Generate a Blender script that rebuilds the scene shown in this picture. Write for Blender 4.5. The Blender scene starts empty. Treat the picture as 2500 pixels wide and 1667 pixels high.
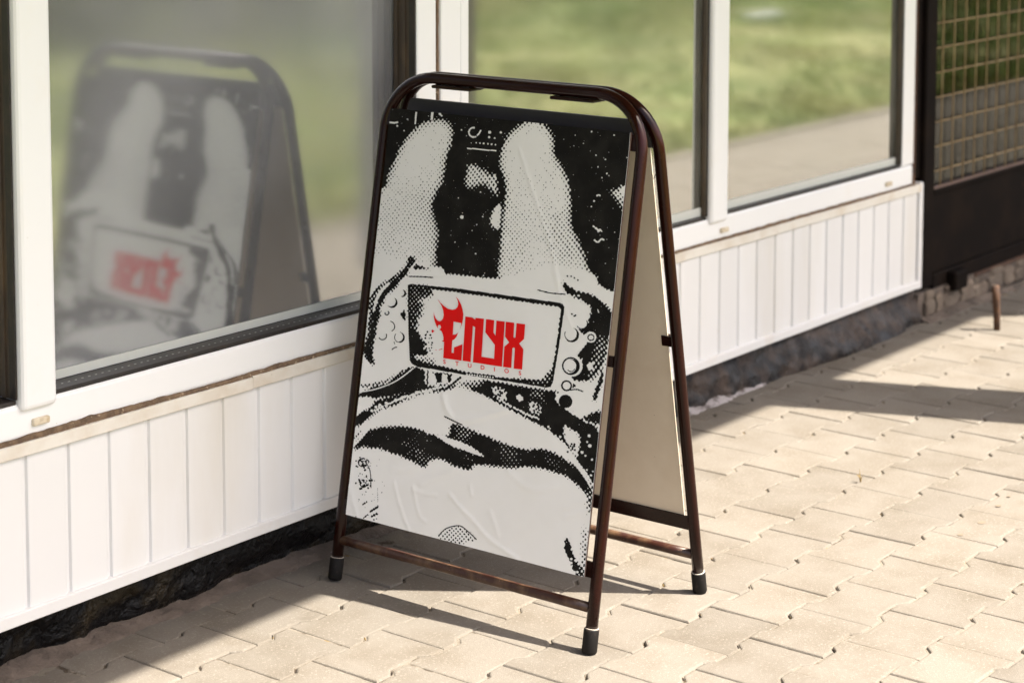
import bpy, bmesh, math, random
import numpy as np
from mathutils import Vector, Matrix, noise as mnoise
random.seed(7); np.random.seed(7)
R = math.radians
scene = bpy.context.scene
COL = scene.collection

# ------------------------------------------------------------------ camera
F_PX, PITCH, YAW, ROLL = 4989.86, 0.0948, 0.6572, 0.0017
CAM = Vector((-2.3381, -2.9308, 1.5298))
fw = Vector((math.cos(YAW)*math.cos(PITCH), math.sin(YAW)*math.cos(PITCH), -math.sin(PITCH)))
rt = Vector((math.sin(YAW), -math.cos(YAW), 0.0)); up = rt.cross(fw)
rt2 = rt*math.cos(ROLL) + up*math.sin(ROLL); up2 = up*math.cos(ROLL) - rt*math.sin(ROLL)
cd = bpy.data.cameras.new('camera'); cam = bpy.data.objects.new('camera', cd); COL.objects.link(cam)
m = Matrix((rt2, up2, -fw)).transposed().to_4x4(); m.translation = CAM
cam.matrix_world = m
cd.sensor_fit = 'HORIZONTAL'; cd.sensor_width = 36.0
cd.lens = F_PX/2500*36.0
cd.shift_y = -738.23/2500
cd.clip_start = 0.05; cd.clip_end = 2000
cd.dof.use_dof = True
cd.dof.focus_distance = (Vector((0.80, -0.50, 0.55)) - CAM).dot(fw)
cd.dof.aperture_fstop = 4.0
scene.camera = cam

# ------------------------------------------------------------------ light
SUN = Vector((0.250, -0.61, 1.0)).normalized()
EL = math.asin(SUN.z)
w = bpy.data.worlds.new('World'); scene.world = w; w.use_nodes = True
nt = w.node_tree; nt.nodes.clear()
sky = nt.nodes.new('ShaderNodeTexSky'); sky.sky_type = 'NISHITA'; sky.sun_disc = False
sky.sun_elevation = EL; sky.sun_rotation = math.atan2(SUN.x, SUN.y)
sky.air_density = 1.0; sky.dust_density = 5.0; sky.ozone_density = 0.5
bg = nt.nodes.new('ShaderNodeBackground'); bg.inputs[1].default_value = 0.10
wo = nt.nodes.new('ShaderNodeOutputWorld')
nt.links.new(sky.outputs[0], bg.inputs[0]); nt.links.new(bg.outputs[0], wo.inputs[0])
sl = bpy.data.lights.new('sun', 'SUN'); sl.energy = 4.6; sl.angle = R(0.53); sl.color = (1.0, 0.93, 0.81)
so = bpy.data.objects.new('sun', sl); COL.objects.link(so)
so.rotation_euler = SUN.to_track_quat('Z', 'Y').to_euler(); so.location = SUN*30
scene.view_settings.view_transform = 'Standard'; scene.view_settings.look = 'None'
scene.view_settings.gamma = 1.0; scene.view_settings.exposure = 1.92
scene.view_settings.use_curve_mapping = False
scene.cycles.max_bounces = 10; scene.cycles.diffuse_bounces = 5; scene.cycles.glossy_bounces = 4
scene.cycles.transparent_max_bounces = 12
scene.cycles.caustics_reflective = False; scene.cycles.caustics_refractive = False
scene.cycles.sample_clamp_indirect = 8.0

# ------------------------------------------------------------------ helpers
def link(o, parent=None):
    COL.objects.link(o)
    if parent is not None: o.parent = parent
    return o
def tag(o, label=None, cat=None, group=None, kind=None):
    if label: o['label'] = label
    if cat: o['category'] = cat
    if group: o['group'] = group
    if kind: o['kind'] = kind
    return o
def empty(name, loc=(0, 0, 0), rz=0):
    o = bpy.data.objects.new(name, None); o.location = loc; o.rotation_euler = (0, 0, rz)
    o.empty_display_size = 0.1
    return link(o)
def mk(name, verts, faces, mat, parent=None, smooth=False):
    me = bpy.data.meshes.new(name); me.from_pydata([tuple(v) for v in verts], [], faces)
    if mat: me.materials.append(mat)
    if smooth: me.polygons.foreach_set('use_smooth', [True]*len(me.polygons))
    me.update()
    return link(bpy.data.objects.new(name, me), parent)
def from_bm(name, bm, mat, parent=None, smooth=False):
    bmesh.ops.recalc_face_normals(bm, faces=bm.faces)
    me = bpy.data.meshes.new(name); bm.to_mesh(me); bm.free()
    if mat: me.materials.append(mat)
    if smooth: me.polygons.foreach_set('use_smooth', [True]*len(me.polygons))
    return link(bpy.data.objects.new(name, me), parent)
def add_box(bm, x0, x1, y0, y1, z0, z1, bev=0.0, seg=1):
    vs = [bm.verts.new((x, y, z)) for x in (x0, x1) for y in (y0, y1) for z in (z0, z1)]
    fs = [(0,1,3,2),(4,6,7,5),(0,4,5,1),(2,3,7,6),(0,2,6,4),(1,5,7,3)]
    faces = [bm.faces.new([vs[i] for i in f]) for f in fs]
    if bev:
        es = list({e for f in faces for e in f.edges})
        bmesh.ops.bevel(bm, geom=es, offset=bev, segments=seg, profile=0.5, affect='EDGES')
def box(name, x0, x1, y0, y1, z0, z1, mat, parent=None, bev=0.0, seg=1):
    bm = bmesh.new(); add_box(bm, x0, x1, y0, y1, z0, z1, bev, seg)
    return from_bm(name, bm, mat, parent)
def tube_data(path, r, seg=16, cap=True):
    path = [Vector(q) for q in path]; n = len(path); rr = r if isinstance(r, (list, tuple)) else [r]*n
    tans = []
    for i in range(n):
        a = path[max(0, i-1)]; b = path[min(n-1, i+1)]; tans.append((b-a).normalized())
    ref = Vector((0, 0, 1)) if abs(tans[0].z) < 0.9 else Vector((1, 0, 0))
    nrm = (ref - tans[0]*ref.dot(tans[0])).normalized()
    V, Fc = [], []
    for i in range(n):
        if i:
            q = tans[i-1].rotation_difference(tans[i]); nrm = (q @ nrm); nrm = (nrm - tans[i]*nrm.dot(tans[i])).normalized()
        bn = tans[i].cross(nrm)
        for k in range(seg):
            a = 2*math.pi*k/seg; V.append(path[i] + (nrm*math.cos(a) + bn*math.sin(a))*rr[i])
    for i in range(n-1):
        for k in range(seg):
            k2 = (k+1) % seg; Fc.append((i*seg+k, i*seg+k2, (i+1)*seg+k2, (i+1)*seg+k))
    if cap:
        Fc.append(tuple(range(seg))[::-1]); Fc.append(tuple((n-1)*seg+k for k in range(seg)))
    return V, Fc
def tube(name, path, r, mat, parent=None, seg=16):
    V, Fc = tube_data(path, r, seg); return mk(name, V, Fc, mat, parent, True)

# ------------------------------------------------------------------ materials
def material(name, col, rough=0.6, metallic=0.0, spec=0.5, col2=None, nscale=6.0, lo=0.45, hi=0.65, detail=6.0,
             bump=0.0, bscale=60.0, bdist=0.002, col3=None, n3=30.0, lo3=0.6, hi3=0.72, rvar=0.0, rand=0.0, stretch=None, coat=0.0):
    mt = bpy.data.materials.new(name); mt.use_nodes = True
    t = mt.node_tree; N = t.nodes; L = t.links
    b = N['Principled BSDF']
    b.inputs['Roughness'].default_value = rough; b.inputs['Metallic'].default_value = metallic
    b.inputs['Specular IOR Level'].default_value = spec
    b.inputs['Coat Weight'].default_value = coat
    geo = N.new('ShaderNodeNewGeometry'); vec = geo.outputs['Position']
    if stretch:
        mp = N.new('ShaderNodeMapping'); mp.inputs['Scale'].default_value = stretch
        L.new(vec, mp.inputs[0]); vec = mp.outputs[0]
    cur = None
    def noisefac(scale, lo, hi, det):
        n = N.new('ShaderNodeTexNoise'); n.inputs['Scale'].default_value = scale; n.inputs['Detail'].default_value = det
        n.inputs['Roughness'].default_value = 0.6; L.new(vec, n.inputs['Vector'])
        mr = N.new('ShaderNodeMapRange'); mr.inputs[1].default_value = lo; mr.inputs[2].default_value = hi
        L.new(n.outputs[0], mr.inputs[0]); return mr.outputs[0]
    def mix(fac, a, bcol):
        mx = N.new('ShaderNodeMix'); mx.data_type = 'RGBA'
        if fac is not None: L.new(fac, mx.inputs[0])
        if isinstance(a, tuple): mx.inputs[6].default_value = (*a, 1)
        else: L.new(a, mx.inputs[6])
        mx.inputs[7].default_value = (*bcol, 1)
        return mx.outputs[2]
    cur = tuple(col)
    if col2: cur = mix(noisefac(nscale, lo, hi, detail), cur, col2)
    if col3: cur = mix(noisefac(n3, lo3, hi3, 4.0), cur, col3)
    if rand:
        oi = N.new('ShaderNodeObjectInfo'); mr = N.new('ShaderNodeMapRange')
        mr.inputs[3].default_value = 1-rand; mr.inputs[4].default_value = 1+rand
        L.new(oi.outputs['Random'], mr.inputs[0])
        h = N.new('ShaderNodeHueSaturation'); L.new(mr.outputs[0], h.inputs['Value'])
        if isinstance(cur, tuple): h.inputs['Color'].default_value = (*cur, 1)
        else: L.new(cur, h.inputs['Color'])
        cur = h.outputs[0]
    if isinstance(cur, tuple): b.inputs['Base Color'].default_value = (*cur, 1)
    else: L.new(cur, b.inputs['Base Color'])
    if rvar:
        n = N.new('ShaderNodeTexNoise'); n.inputs['Scale'].default_value = nscale*1.7; L.new(vec, n.inputs['Vector'])
        mr = N.new('ShaderNodeMapRange'); mr.inputs[1].default_value = 0.3; mr.inputs[2].default_value = 0.7
        mr.inputs[3].default_value = rough-rvar; mr.inputs[4].default_value = rough+rvar
        L.new(n.outputs[0], mr.inputs[0]); L.new(mr.outputs[0], b.inputs['Roughness'])
    if bump:
        n = N.new('ShaderNodeTexNoise'); n.inputs['Scale'].default_value = bscale; n.inputs['Detail'].default_value = 5
        L.new(geo.outputs['Position'], n.inputs['Vector'])
        bp = N.new('ShaderNodeBump'); bp.inputs['Strength'].default_value = bump; bp.inputs['Distance'].default_value = bdist
        L.new(n.outputs[0], bp.inputs['Height']); L.new(bp.outputs[0], b.inputs['Normal'])
    return mt

def glass_mat(name, refl, tint, rough, haze=None):
    mt = bpy.data.materials.new(name); mt.use_nodes = True
    t = mt.node_tree; N = t.nodes; L = t.links; N.clear()
    o = N.new('ShaderNodeOutputMaterial')
    g = N.new('ShaderNodeBsdfGlossy'); g.inputs['Roughness'].default_value = rough; g.inputs['Color'].default_value = (0.96, 0.98, 0.96, 1)
    tr = N.new('ShaderNodeBsdfTransparent'); tr.inputs['Color'].default_value = (*tint, 1)
    mx = N.new('ShaderNodeMixShader'); fr = N.new('ShaderNodeFresnel'); fr.inputs[0].default_value = 1.5
    ad = N.new('ShaderNodeMath'); ad.operation = 'ADD'; ad.inputs[1].default_value = refl; ad.use_clamp = True
    L.new(fr.outputs[0], ad.inputs[0]); L.new(ad.outputs[0], mx.inputs[0]); L.new(tr.outputs[0], mx.inputs[1]); L.new(g.outputs[0], mx.inputs[2])
    out = mx.outputs[0]
    if haze:  # uneven grey diffuse layer, paints the pale haze over the reflections
        d = N.new('ShaderNodeBsdfDiffuse'); d.inputs['Color'].default_value = (*haze[1], 1)
        n = N.new('ShaderNodeTexNoise'); n.inputs['Scale'].default_value = 2.2; n.inputs['Detail'].default_value = 7
        ge = N.new('ShaderNodeNewGeometry'); L.new(ge.outputs['Position'], n.inputs['Vector'])
        mr = N.new('ShaderNodeMapRange'); mr.inputs[1].default_value = 0.35; mr.inputs[2].default_value = 0.7
        mr.inputs[3].default_value = haze[0]*0.6; mr.inputs[4].default_value = haze[0]*1.5; L.new(n.outputs[0], mr.inputs[0])
        m2 = N.new('ShaderNodeMixShader'); L.new(mr.outputs[0], m2.inputs[0]); L.new(out, m2.inputs[1]); L.new(d.outputs[0], m2.inputs[2]); out = m2.outputs[0]
    L.new(out, o.inputs[0]); return mt

M = {}
M['siding'] = material('white_siding', (0.72, 0.715, 0.71), 0.38, col2=(0.64, 0.61, 0.555), nscale=3.2, lo=0.50, hi=0.8,
                       col3=(0.45, 0.36, 0.24), n3=46, lo3=0.715, hi3=0.79, rand=0.03, bump=0.05, bscale=30, bdist=0.001, stretch=(1, 1, 0.22))
M['trim'] = material('aged_trim', (0.70, 0.665, 0.60), 0.45, col2=(0.57, 0.49, 0.39), nscale=9, lo=0.45, hi=0.75, col3=(0.25, 0.17, 0.10), n3=60, lo3=0.70, hi3=0.78)
M['base_trim'] = material('white_base_trim', (0.71, 0.70, 0.69), 0.4, col2=(0.62, 0.55, 0.46), nscale=7, lo=0.55, hi=0.85)
M['pvc'] = material('white_window_plastic', (0.78, 0.78, 0.78), 0.28, col2=(0.76, 0.73, 0.68), nscale=4, lo=0.55, hi=0.85, col3=(0.35, 0.26, 0.17), n3=55, lo3=0.74, hi3=0.80)
M['rubber'] = material('black_gasket', (0.014, 0.011, 0.010), 0.45, col2=(0.045, 0.028, 0.02), nscale=25, lo=0.5, hi=0.75)
M['brown_rubber'] = material('brown_reveal', (0.055, 0.038, 0.026), 0.5, col2=(0.13, 0.085, 0.045), nscale=18, lo=0.48, hi=0.7, stretch=(1, 1, 0.25))
M['grey_reveal'] = material('grey_brown_reveal', (0.30, 0.27, 0.22), 0.5, col2=(0.12, 0.09, 0.055), nscale=14, lo=0.45, hi=0.65, stretch=(1, 1, 0.2))
M['alu'] = material('grey_spacer', (0.42, 0.42, 0.40), 0.4, metallic=0.6)
M['bead'] = material('pale_glazing_bead', (0.55, 0.56, 0.52), 0.45)
M['foam'] = material('brown_sealing_foam', (0.19, 0.125, 0.075), 0.95, col2=(0.10, 0.064, 0.04), nscale=40, lo=0.42, hi=0.62, col3=(0.40, 0.31, 0.21), n3=90, lo3=0.6, hi3=0.7, bump=0.8, bscale=160, bdist=0.004)
M['cap'] = material('aged_plastic_cap', (0.62, 0.54, 0.41), 0.5, col2=(0.40, 0.30, 0.18), nscale=60, lo=0.5, hi=0.75)
M['tar'] = material('bitumen_coating', (0.0045, 0.0042, 0.0045), 0.33, spec=0.2, col2=(0.028, 0.021, 0.012), nscale=9, lo=0.5, hi=0.65, bump=1.0, bscale=70, bdist=0.014, rvar=0.18)
M['tar_dusty'] = material('dusty_bitumen_coating', (0.012, 0.0105, 0.011), 0.6, spec=0.3, col2=(0.060, 0.042, 0.032), nscale=11, lo=0.42, hi=0.62, bump=0.8, bscale=45, bdist=0.010, rvar=0.2)
M['mortar'] = material('grey_brown_mortar', (0.125, 0.097, 0.078), 0.95, col2=(0.065, 0.050, 0.040), nscale=14, lo=0.4, hi=0.65, col3=(0.24, 0.21, 0.20), n3=22, lo3=0.66, hi3=0.74, bump=0.9, bscale=90, bdist=0.006)
M['pale_mortar'] = material('pale_mortar', (0.36, 0.33, 0.33), 0.95, col2=(0.10, 0.08, 0.07), nscale=30, lo=0.45, hi=0.6, bump=0.9, bscale=90, bdist=0.006)
M['paver'] = material('sandy_concrete', (0.158, 0.141, 0.121), 0.88, spec=0.2, col2=(0.125, 0.107, 0.086), nscale=7, lo=0.42, hi=0.72,
                      col3=(0.205, 0.184, 0.158), n3=170, lo3=0.56, hi3=0.68, rand=0.09, bump=0.7, bscale=420, bdist=0.0016)
M['sand'] = material('joint_sand', (0.172, 0.148, 0.118), 0.95, col2=(0.05, 0.034, 0.02), nscale=19, lo=0.54, hi=0.62, col3=(0.20, 0.13, 0.04), n3=24, lo3=0.66, hi3=0.72, bump=0.9, bscale=300, bdist=0.003)
M['kerb'] = material('kerb_concrete', (0.15, 0.13, 0.10), 0.9, col2=(0.07, 0.06, 0.04), nscale=9)
M['paint'] = material('brown_red_enamel', (0.015, 0.0029, 0.0015), 0.18, spec=0.22, col2=(0.010, 0.0026, 0.0015), nscale=14, lo=0.4, hi=0.7, col3=(0.12, 0.08, 0.05), n3=210, lo3=0.76, hi3=0.80, rvar=0.07)
M['paint_dusty'] = material('dusty_brown_enamel', (0.035, 0.0095, 0.0052), 0.40, col2=(0.11, 0.062, 0.033), nscale=26, lo=0.45, hi=0.66, col3=(0.20, 0.13, 0.075), n3=190, lo3=0.66, hi3=0.74, rvar=0.1)
M['cap_rubber'] = material('black_rubber_foot', (0.007, 0.006, 0.0055), 0.6, spec=0.2, col2=(0.03, 0.022, 0.017), nscale=70, lo=0.55, hi=0.75)
M['ring'] = material('pale_worn_ring', (0.40, 0.35, 0.30), 0.5)
M['paper'] = material('poster_paper', (0.90, 0.89, 0.87), 0.6, col2=(0.87, 0.86, 0.83), nscale=8, lo=0.4, hi=0.75, bump=0.12, bscale=220, bdist=0.0008)
M['ink'] = material('black_ink', (0.010, 0.0094, 0.0085), 0.65, spec=0.08, col2=(0.018, 0.017, 0.015), nscale=20)
M['red'] = material('red_ink', (0.80, 0.008, 0.008), 0.6, spec=0.12, col2=(0.74, 0.012, 0.010), nscale=30)
M['board'] = material('cream_board', (0.76, 0.66, 0.52), 0.6, col2=(0.68, 0.57, 0.43), nscale=7, lo=0.45, hi=0.75, col3=(0.18, 0.12, 0.08), n3=120, lo3=0.725, hi3=0.78)
M['skylit_rail'] = material('skylit_rail_grey', (0.055, 0.052, 0.054), 0.45)  # top rear rail: sky light on it put into a greyer colour
M['pencil'] = material('dark_pencil_mark', (0.10, 0.07, 0.05), 0.7)
M['edge'] = material('board_edge', (0.16, 0.10, 0.08), 0.6)
M['steel'] = material('dark_brown_steel', (0.0065, 0.0045, 0.0038), 0.75, spec=0.05, col2=(0.011, 0.007, 0.005), nscale=6, col3=(0.045, 0.02, 0.01), n3=40, lo3=0.70, hi3=0.78)
M['rust'] = material('rusty_iron', (0.042, 0.020, 0.011), 0.85, col2=(0.085, 0.036, 0.014), nscale=60, lo=0.42, hi=0.62, bump=0.6, bscale=220, bdist=0.002)
M['wire'] = material('tan_painted_wire', (0.34, 0.24, 0.12), 0.6, col2=(0.22, 0.14, 0.065), nscale=30)
M['stone'] = material('rubble_stone', (0.15, 0.117, 0.088), 0.92, col2=(0.085, 0.062, 0.046), nscale=12, lo=0.4, hi=0.65, rand=0.25, bump=0.8, bscale=80, bdist=0.006)
M['stucco'] = material('grey_render', (0.34, 0.34, 0.33), 0.9, col2=(0.28, 0.28, 0.28), nscale=5)
M['soffit'] = material('soffit_board', (0.22, 0.19, 0.165), 0.8)
M['blind'] = material('grey_blind_fabric', (0.44, 0.44, 0.45), 0.9, col2=(0.38, 0.38, 0.39), nscale=2)
M['dark_room'] = material('dark_room_wall', (0.035, 0.03, 0.027), 0.9)
M['glass'] = glass_mat('shop_glass', 0.46, (0.80, 0.83, 0.82), 0.085, haze=(0.25, (0.48, 0.48, 0.50)))
M['glass_clear'] = glass_mat('clear_shop_glass', 0.55, (0.62, 0.65, 0.60), 0.055, haze=(0.14, (0.48, 0.47, 0.40)))
M['glass_dark'] = glass_mat('door_glass', -0.045, (0.7, 0.7, 0.68), 0.02)
M['soil'] = material('lawn_soil', (0.13, 0.16, 0.04), 0.95, col2=(0.20, 0.19, 0.075), nscale=0.8, lo=0.4, hi=0.62, detail=8, col3=(0.05, 0.085, 0.018), n3=3)
M['leafdebris'] = material('dry_leaf', (0.22, 0.15, 0.05), 0.8)
M['spot'] = material('dark_spot', (0.16, 0.125, 0.09), 0.9)
def blade_mat():
    mt = bpy.data.materials.new('grass_blade'); mt.use_nodes = True
    t = mt.node_tree; N = t.nodes; L = t.links; b = N['Principled BSDF']; b.inputs['Roughness'].default_value = 0.6
    b.inputs['Specular IOR Level'].default_value = 0.2
    g = N.new('ShaderNodeNewGeometry'); n = N.new('ShaderNodeTexNoise'); n.inputs['Scale'].default_value = 0.7; n.inputs['Detail'].default_value = 6
    L.new(g.outputs['Position'], n.inputs['Vector'])
    cr = N.new('ShaderNodeValToRGB'); e = cr.color_ramp.elements
    e[0].position = 0.36; e[0].color = (0.125, 0.215, 0.032, 1); e[1].position = 0.62; e[1].color = (0.28, 0.27, 0.10, 1)
    k = cr.color_ramp.elements.new(0.5); k.color = (0.20, 0.24, 0.05, 1)
    L.new(n.outputs[0], cr.inputs[0]); L.new(cr.outputs[0], b.inputs['Base Color'])
    return mt
M['blade'] = blade_mat()
M['leaf'] = material('shrub_leaf', (0.05, 0.075, 0.022), 0.55, col2=(0.22, 0.18, 0.09), nscale=1.5, lo=0.45, hi=0.6)
M['bark'] = material('shrub_bark', (0.10, 0.075, 0.05), 0.9)

# ================================================================== SETTING
# ground sheet reaching the horizon
def sheet(name, x0, x1, y0, y1, z, mat, nx=1, ny=1, zf=None, parent=None):
    V = []; Fc = []
    for j in range(ny+1):
        for i in range(nx+1):
            x = x0+(x1-x0)*i/nx; y = y0+(y1-y0)*j/ny
            V.append((x, y, z+(zf(x, y) if zf else 0)))
    for j in range(ny):
        for i in range(nx):
            a = j*(nx+1)+i; Fc.append((a, a+1, a+nx+2, a+nx+1))
    return mk(name, V, Fc, mat, parent)
tag(sheet('ground', -600, 600, -600, 600, -0.09, M['soil']), kind='structure')
PAV_Y0, PAV_Y1 = -2.43, 0.09
pavement = sheet('pavement', -5.5, 15.0, PAV_Y0, PAV_Y1+0.25, -0.0031, M['sand'], 820, 108,
                 lambda x, y: 0.0011*mnoise.noise(Vector((x*9, y*9, 0))) - 0.012*max(0.0, mnoise.noise(Vector((x*19, y*19, 8)))-0.22))
tag(pavement, kind='structure')
lawn = sheet('lawn', -40, 60, -60, PAV_Y0-0.085, -0.02, M['soil'], 80, 60, lambda x, y: 0.05*mnoise.noise(Vector((x*0.3, y*0.3, 3))) + 0.0)
tag(lawn, kind='structure')

# paving blocks: double-T blocks, rows along the facade
PX, PY = 0.1945, 0.148
def paver_mesh(seed):
    rnd = random.Random(seed)
    hl = PX/2 - 0.0009; st = 0.0085; q = PX/4; sl_ = 0.0095; hy = PY/2 - 0.0009
    gapn = rnd.choice((0.0, 0.001, 0.0025, 0.004))
    o = []
    def upper(sgn):
        # left to right along +y side: wide, waist, wide
        return [(-hl, hy+st), (-q-sl_, hy+st), (-q+sl_+gapn, hy-st), (q-sl_, hy-st), (q+sl_, hy+st), (hl, hy+st)]
    U = upper(1); Lw = [(-x, -y) for x, y in U]
    pts = U + Lw      # clockwise from top-left
    pts = [(x+rnd.uniform(-.0006, .0006), y+rnd.uniform(-.0006, .0006)) for x, y in pts]
    n = len(pts)
    # inner ring (bevel), offset inward along averaged normals
    inn = []
    bv = 0.0046
    for i in range(n):
        a = Vector(pts[i-1]); b = Vector(pts[i]); c = Vector(pts[(i+1) % n])
        d1 = (b-a).normalized(); d2 = (c-b).normalized()
        n1 = Vector((d1.y, -d1.x)); n2 = Vector((d2.y, -d2.x))
        mm = (n1+n2); mm.normalize(); k = bv/max(0.5, mm.dot(n1))
        inn.append((b.x+mm.x*k, b.y+mm.y*k))
    mid = [((p_[0]*0.62+i_[0]*0.38), (p_[1]*0.62+i_[1]*0.38)) for p_, i_ in zip(pts, inn)]
    V = [(x, y, 0.0) for x, y in inn] + [(x, y, -0.0009) for x, y in mid] + [(x, y, -0.0034) for x, y in pts] + [(x, y, -0.05) for x, y in pts]
    # top face split into strips to stay planar-safe
    Fc = []
    I = list(range(n))
    Fc += [(0, 1, 10, 11), (1, 2, 9, 10), (2, 3, 8, 9), (3, 4, 7, 8), (4, 5, 6, 7)]
    for ring in range(3):
        for i in range(n):
            j = (i+1) % n; Fc.append((ring*n+i, (ring+1)*n+i, (ring+1)*n+j, ring*n+j))
    return V, [f[::-1] for f in Fc]
PV = []
for k in range(8):
    V, Fc = paver_mesh(k); me = bpy.data.meshes.new('paving_block'); me.from_pydata(V, [], Fc); me.materials.append(M['paver']); me.update(); PV.append((me, V, Fc))
cells = []
for r_ in range(-1, 20):
    yc = -0.07 - PY*r_ - PY/2 + 0.0
    for c_ in range(-30, 80):
        # straight end joints sit a quarter pitch right of the notches on the boundary above
        xn = 0.127 + 0.0052*r_ - (PX/2 if r_ % 2 else 0) + PX*c_
        xc = xn + PX/4 + PX/2
        if -5.4 < xc < 14.8 and PAV_Y0+0.06 < yc: cells.append((xc, yc))
def in_view(x, y):
    d = Vector((x, y, 0)) - CAM; z = d.dot(fw)
    if z < 0.5: return False
    px = 1250 + F_PX*d.dot(rt2)/z; py = 833.5-738.2 - F_PX*d.dot(up2)/z
    return -130 < px < 2630 and py < 1830 and px > -130
near = [c for c in cells if in_view(*c)]
near.sort(key=lambda c: (c[0]-CAM.x)**2+(c[1]-CAM.y)**2)
near = [c for c in near if c[0] < 5.4][:298]; ns = set(near)
wall_y = lambda x: np.interp(x, [0, .2, .385, .6, .78, 2.265, 2.817, 3.3, 3.61, 4.3], [.081, .07, .05, .064, .059, .003, -.028, -.062, -.02, -.07])
def paver_tf(x, y, rnd):
    return (Vector((x, y, rnd.uniform(-0.0016, 0.0016))), (rnd.uniform(-.008, .008), rnd.uniform(-.008, .008), rnd.uniform(-.008, .008)))
rnd = random.Random(11)
for i, (x, y) in enumerate(near):
    me = PV[rnd.randrange(8)][0]
    ob = bpy.data.objects.new('paving_block', me); link(ob, pavement)
    loc, rot = paver_tf(x, y, rnd)
    if y > -0.07: loc.z -= 0.002
    if rnd.random() < 0.5: rot = (rot[0], rot[1], rot[2]+math.pi)
    ob.location = loc; ob.rotation_euler = rot
FV, FF = [], []
for (x, y) in cells:
    if (x, y) in ns: continue
    _, V, Fc = PV[rnd.randrange(8)]; b0 = len(FV); dz = rnd.uniform(-.0015, .0015)
    FV += [(v[0]+x, v[1]+y, v[2]+dz) for v in V]; FF += [tuple(i+b0 for i in f) for f in Fc]
tag(mk('paving_block', FV, FF, M['paver'], pavement), kind='stuff')
# dirt packed into the notches of the joints
jv, jf = [], []
rj = random.Random(21)
for (x, y) in near:
    if rj.random() < .42: continue
    cx, cy = x+PX/4+rj.uniform(-.002, .002), y+PY/2+rj.uniform(-.002, .002); a0 = math.pi/4+rj.uniform(-.12, .12)
    ln, wd = rj.uniform(.006, .0105), rj.uniform(.0016, .0030); b0 = len(jv); n = 10
    for k in range(n):
        a = 2*math.pi*k/n; rr = 1+rj.uniform(-.3, .3); px_, py_ = ln*math.cos(a)*rr, wd*math.sin(a)*rr
        jv.append((cx+px_*math.cos(a0)-py_*math.sin(a0), cy+px_*math.sin(a0)+py_*math.cos(a0), -.0022))
    jv.append((cx, cy, -.0010)); jf += [(b0+k, b0+(k+1) % n, b0+n) for k in range(n)]
M['dirt'] = material('dark_joint_dirt', (0.022, 0.015, 0.010), 0.95, col2=(0.14, 0.085, 0.02), nscale=22, lo=0.56, hi=0.62)
tag(mk('joint_dirt', jv, jf, M['dirt'], pavement), kind='stuff')
# dark spots on the paving, sitting on the blocks
for (x, y, a, b) in [(1.885, -1.02, .011, .008), (1.78, -1.018, .008, .006), (2.02, -1.0, .009, .006), (2.10, -.99, .006, .004)]:
    V = [(x+a*math.cos(t)*(1+.15*math.sin(3*t)), y+b*math.sin(t), 0.0022) for t in np.linspace(0, 2*math.pi, 18)[:-1]]
    mk('oil_spot', V, [tuple(range(17))], M['spot'], pavement)
# kerb along the lawn
kerb = empty('kerb', (0, 0, 0)); tag(kerb, kind='structure')
for i in range(21):
    x = -5.5+i*1.0
    box('kerb_stone', x+.004, x+.996, PAV_Y0-.082, PAV_Y0-.004, -.09, .012+random.uniform(-.003, .003), M['kerb'], kerb, .006)

# grass on the lawn (only its reflection shows)
gv, gf = [], []
def blade(x, y, h, wd, a, lean):
    b0 = len(gv); dx, dy = math.cos(a)*wd, math.sin(a)*wd
    lx, ly = -math.sin(a)*lean*h, math.cos(a)*lean*h
    z = 0.03*0 - 0.02
    gv.extend([(x-dx, y-dy, z), (x+dx, y+dy, z), (x+lx+dx*.5, y+ly+dy*.5, z+h*.6), (x+lx*2, y+ly*2, z+h)])
    gf.append((b0, b0+1, b0+2)); gf.append((b0, b0+2, b0+3))
n_b = 0
while n_b < 90000:
    u = random.random(); y = PAV_Y0-0.10 - 16*u**1.6; x = random.uniform(-1, 22)
    # only where windows can mirror it
    dd = 0.55 + 1.05*(-y-2)/10
    k = mnoise.noise(Vector((x*.9, y*.9, 0)))
    h = (0.035+0.03*random.random())*(1.0+0.8*k)
    if h < .02: continue
    blade(x, y, h*(1+.1*(-y)), 0.004*(1+.25*(-y)), random.uniform(0, 6.28), random.uniform(-.35, .35)); n_b += 1
tag(mk('grass', gv, gf, M['blade']), 'short sunlit lawn grass mirrored in the shop windows', 'grass', kind='stuff')

# ================================================================== SHOP BUILDING
B = empty('shop_building', (0, 0, 0))
tag(B, 'white clad shop front with large windows and dark mesh door', 'building')
ZB, ZT = 0.128, 0.420
def plank_mesh(wd):
    prof = [(0, .030), (0, .0070), (.0020, .0060), (.0080, .0060), (.0105, .0008), (.0135, 0), (wd-.0035, 0), (wd-.001, .0012), (wd-.0004, .0075), (wd-.0004, .030)]
    n = len(prof); V = [(x, y, z) for z in (ZB-.012, ZT+.012) for x, y in prof]
    Fc = [(i, i+1, n+i+1, n+i) for i in range(n-1)]
    me = bpy.data.meshes.new('siding_plank'); me.from_pydata(V, [], Fc); me.materials.append(M['siding']); me.update(); return me
pm = plank_mesh(0.100)
xs = [-0.3+0.1*i for i in range(14)] + [2.293-0.1*12+0.1*i for i in range(25)]
xs = sorted(xs)
ends = []
for i in range(14):
    ends.append((-0.3+0.1*i, 0.1))
ends = [(a, min(b, 1.0933-a)) for a, b in ends if a < 1.09]
for i in range(25):
    a = 1.0933+0.1*i; ends.append((a, 0.1) if a+0.11 < 3.605 else (a, 3.605-a))
rp = random.Random(5)
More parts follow.
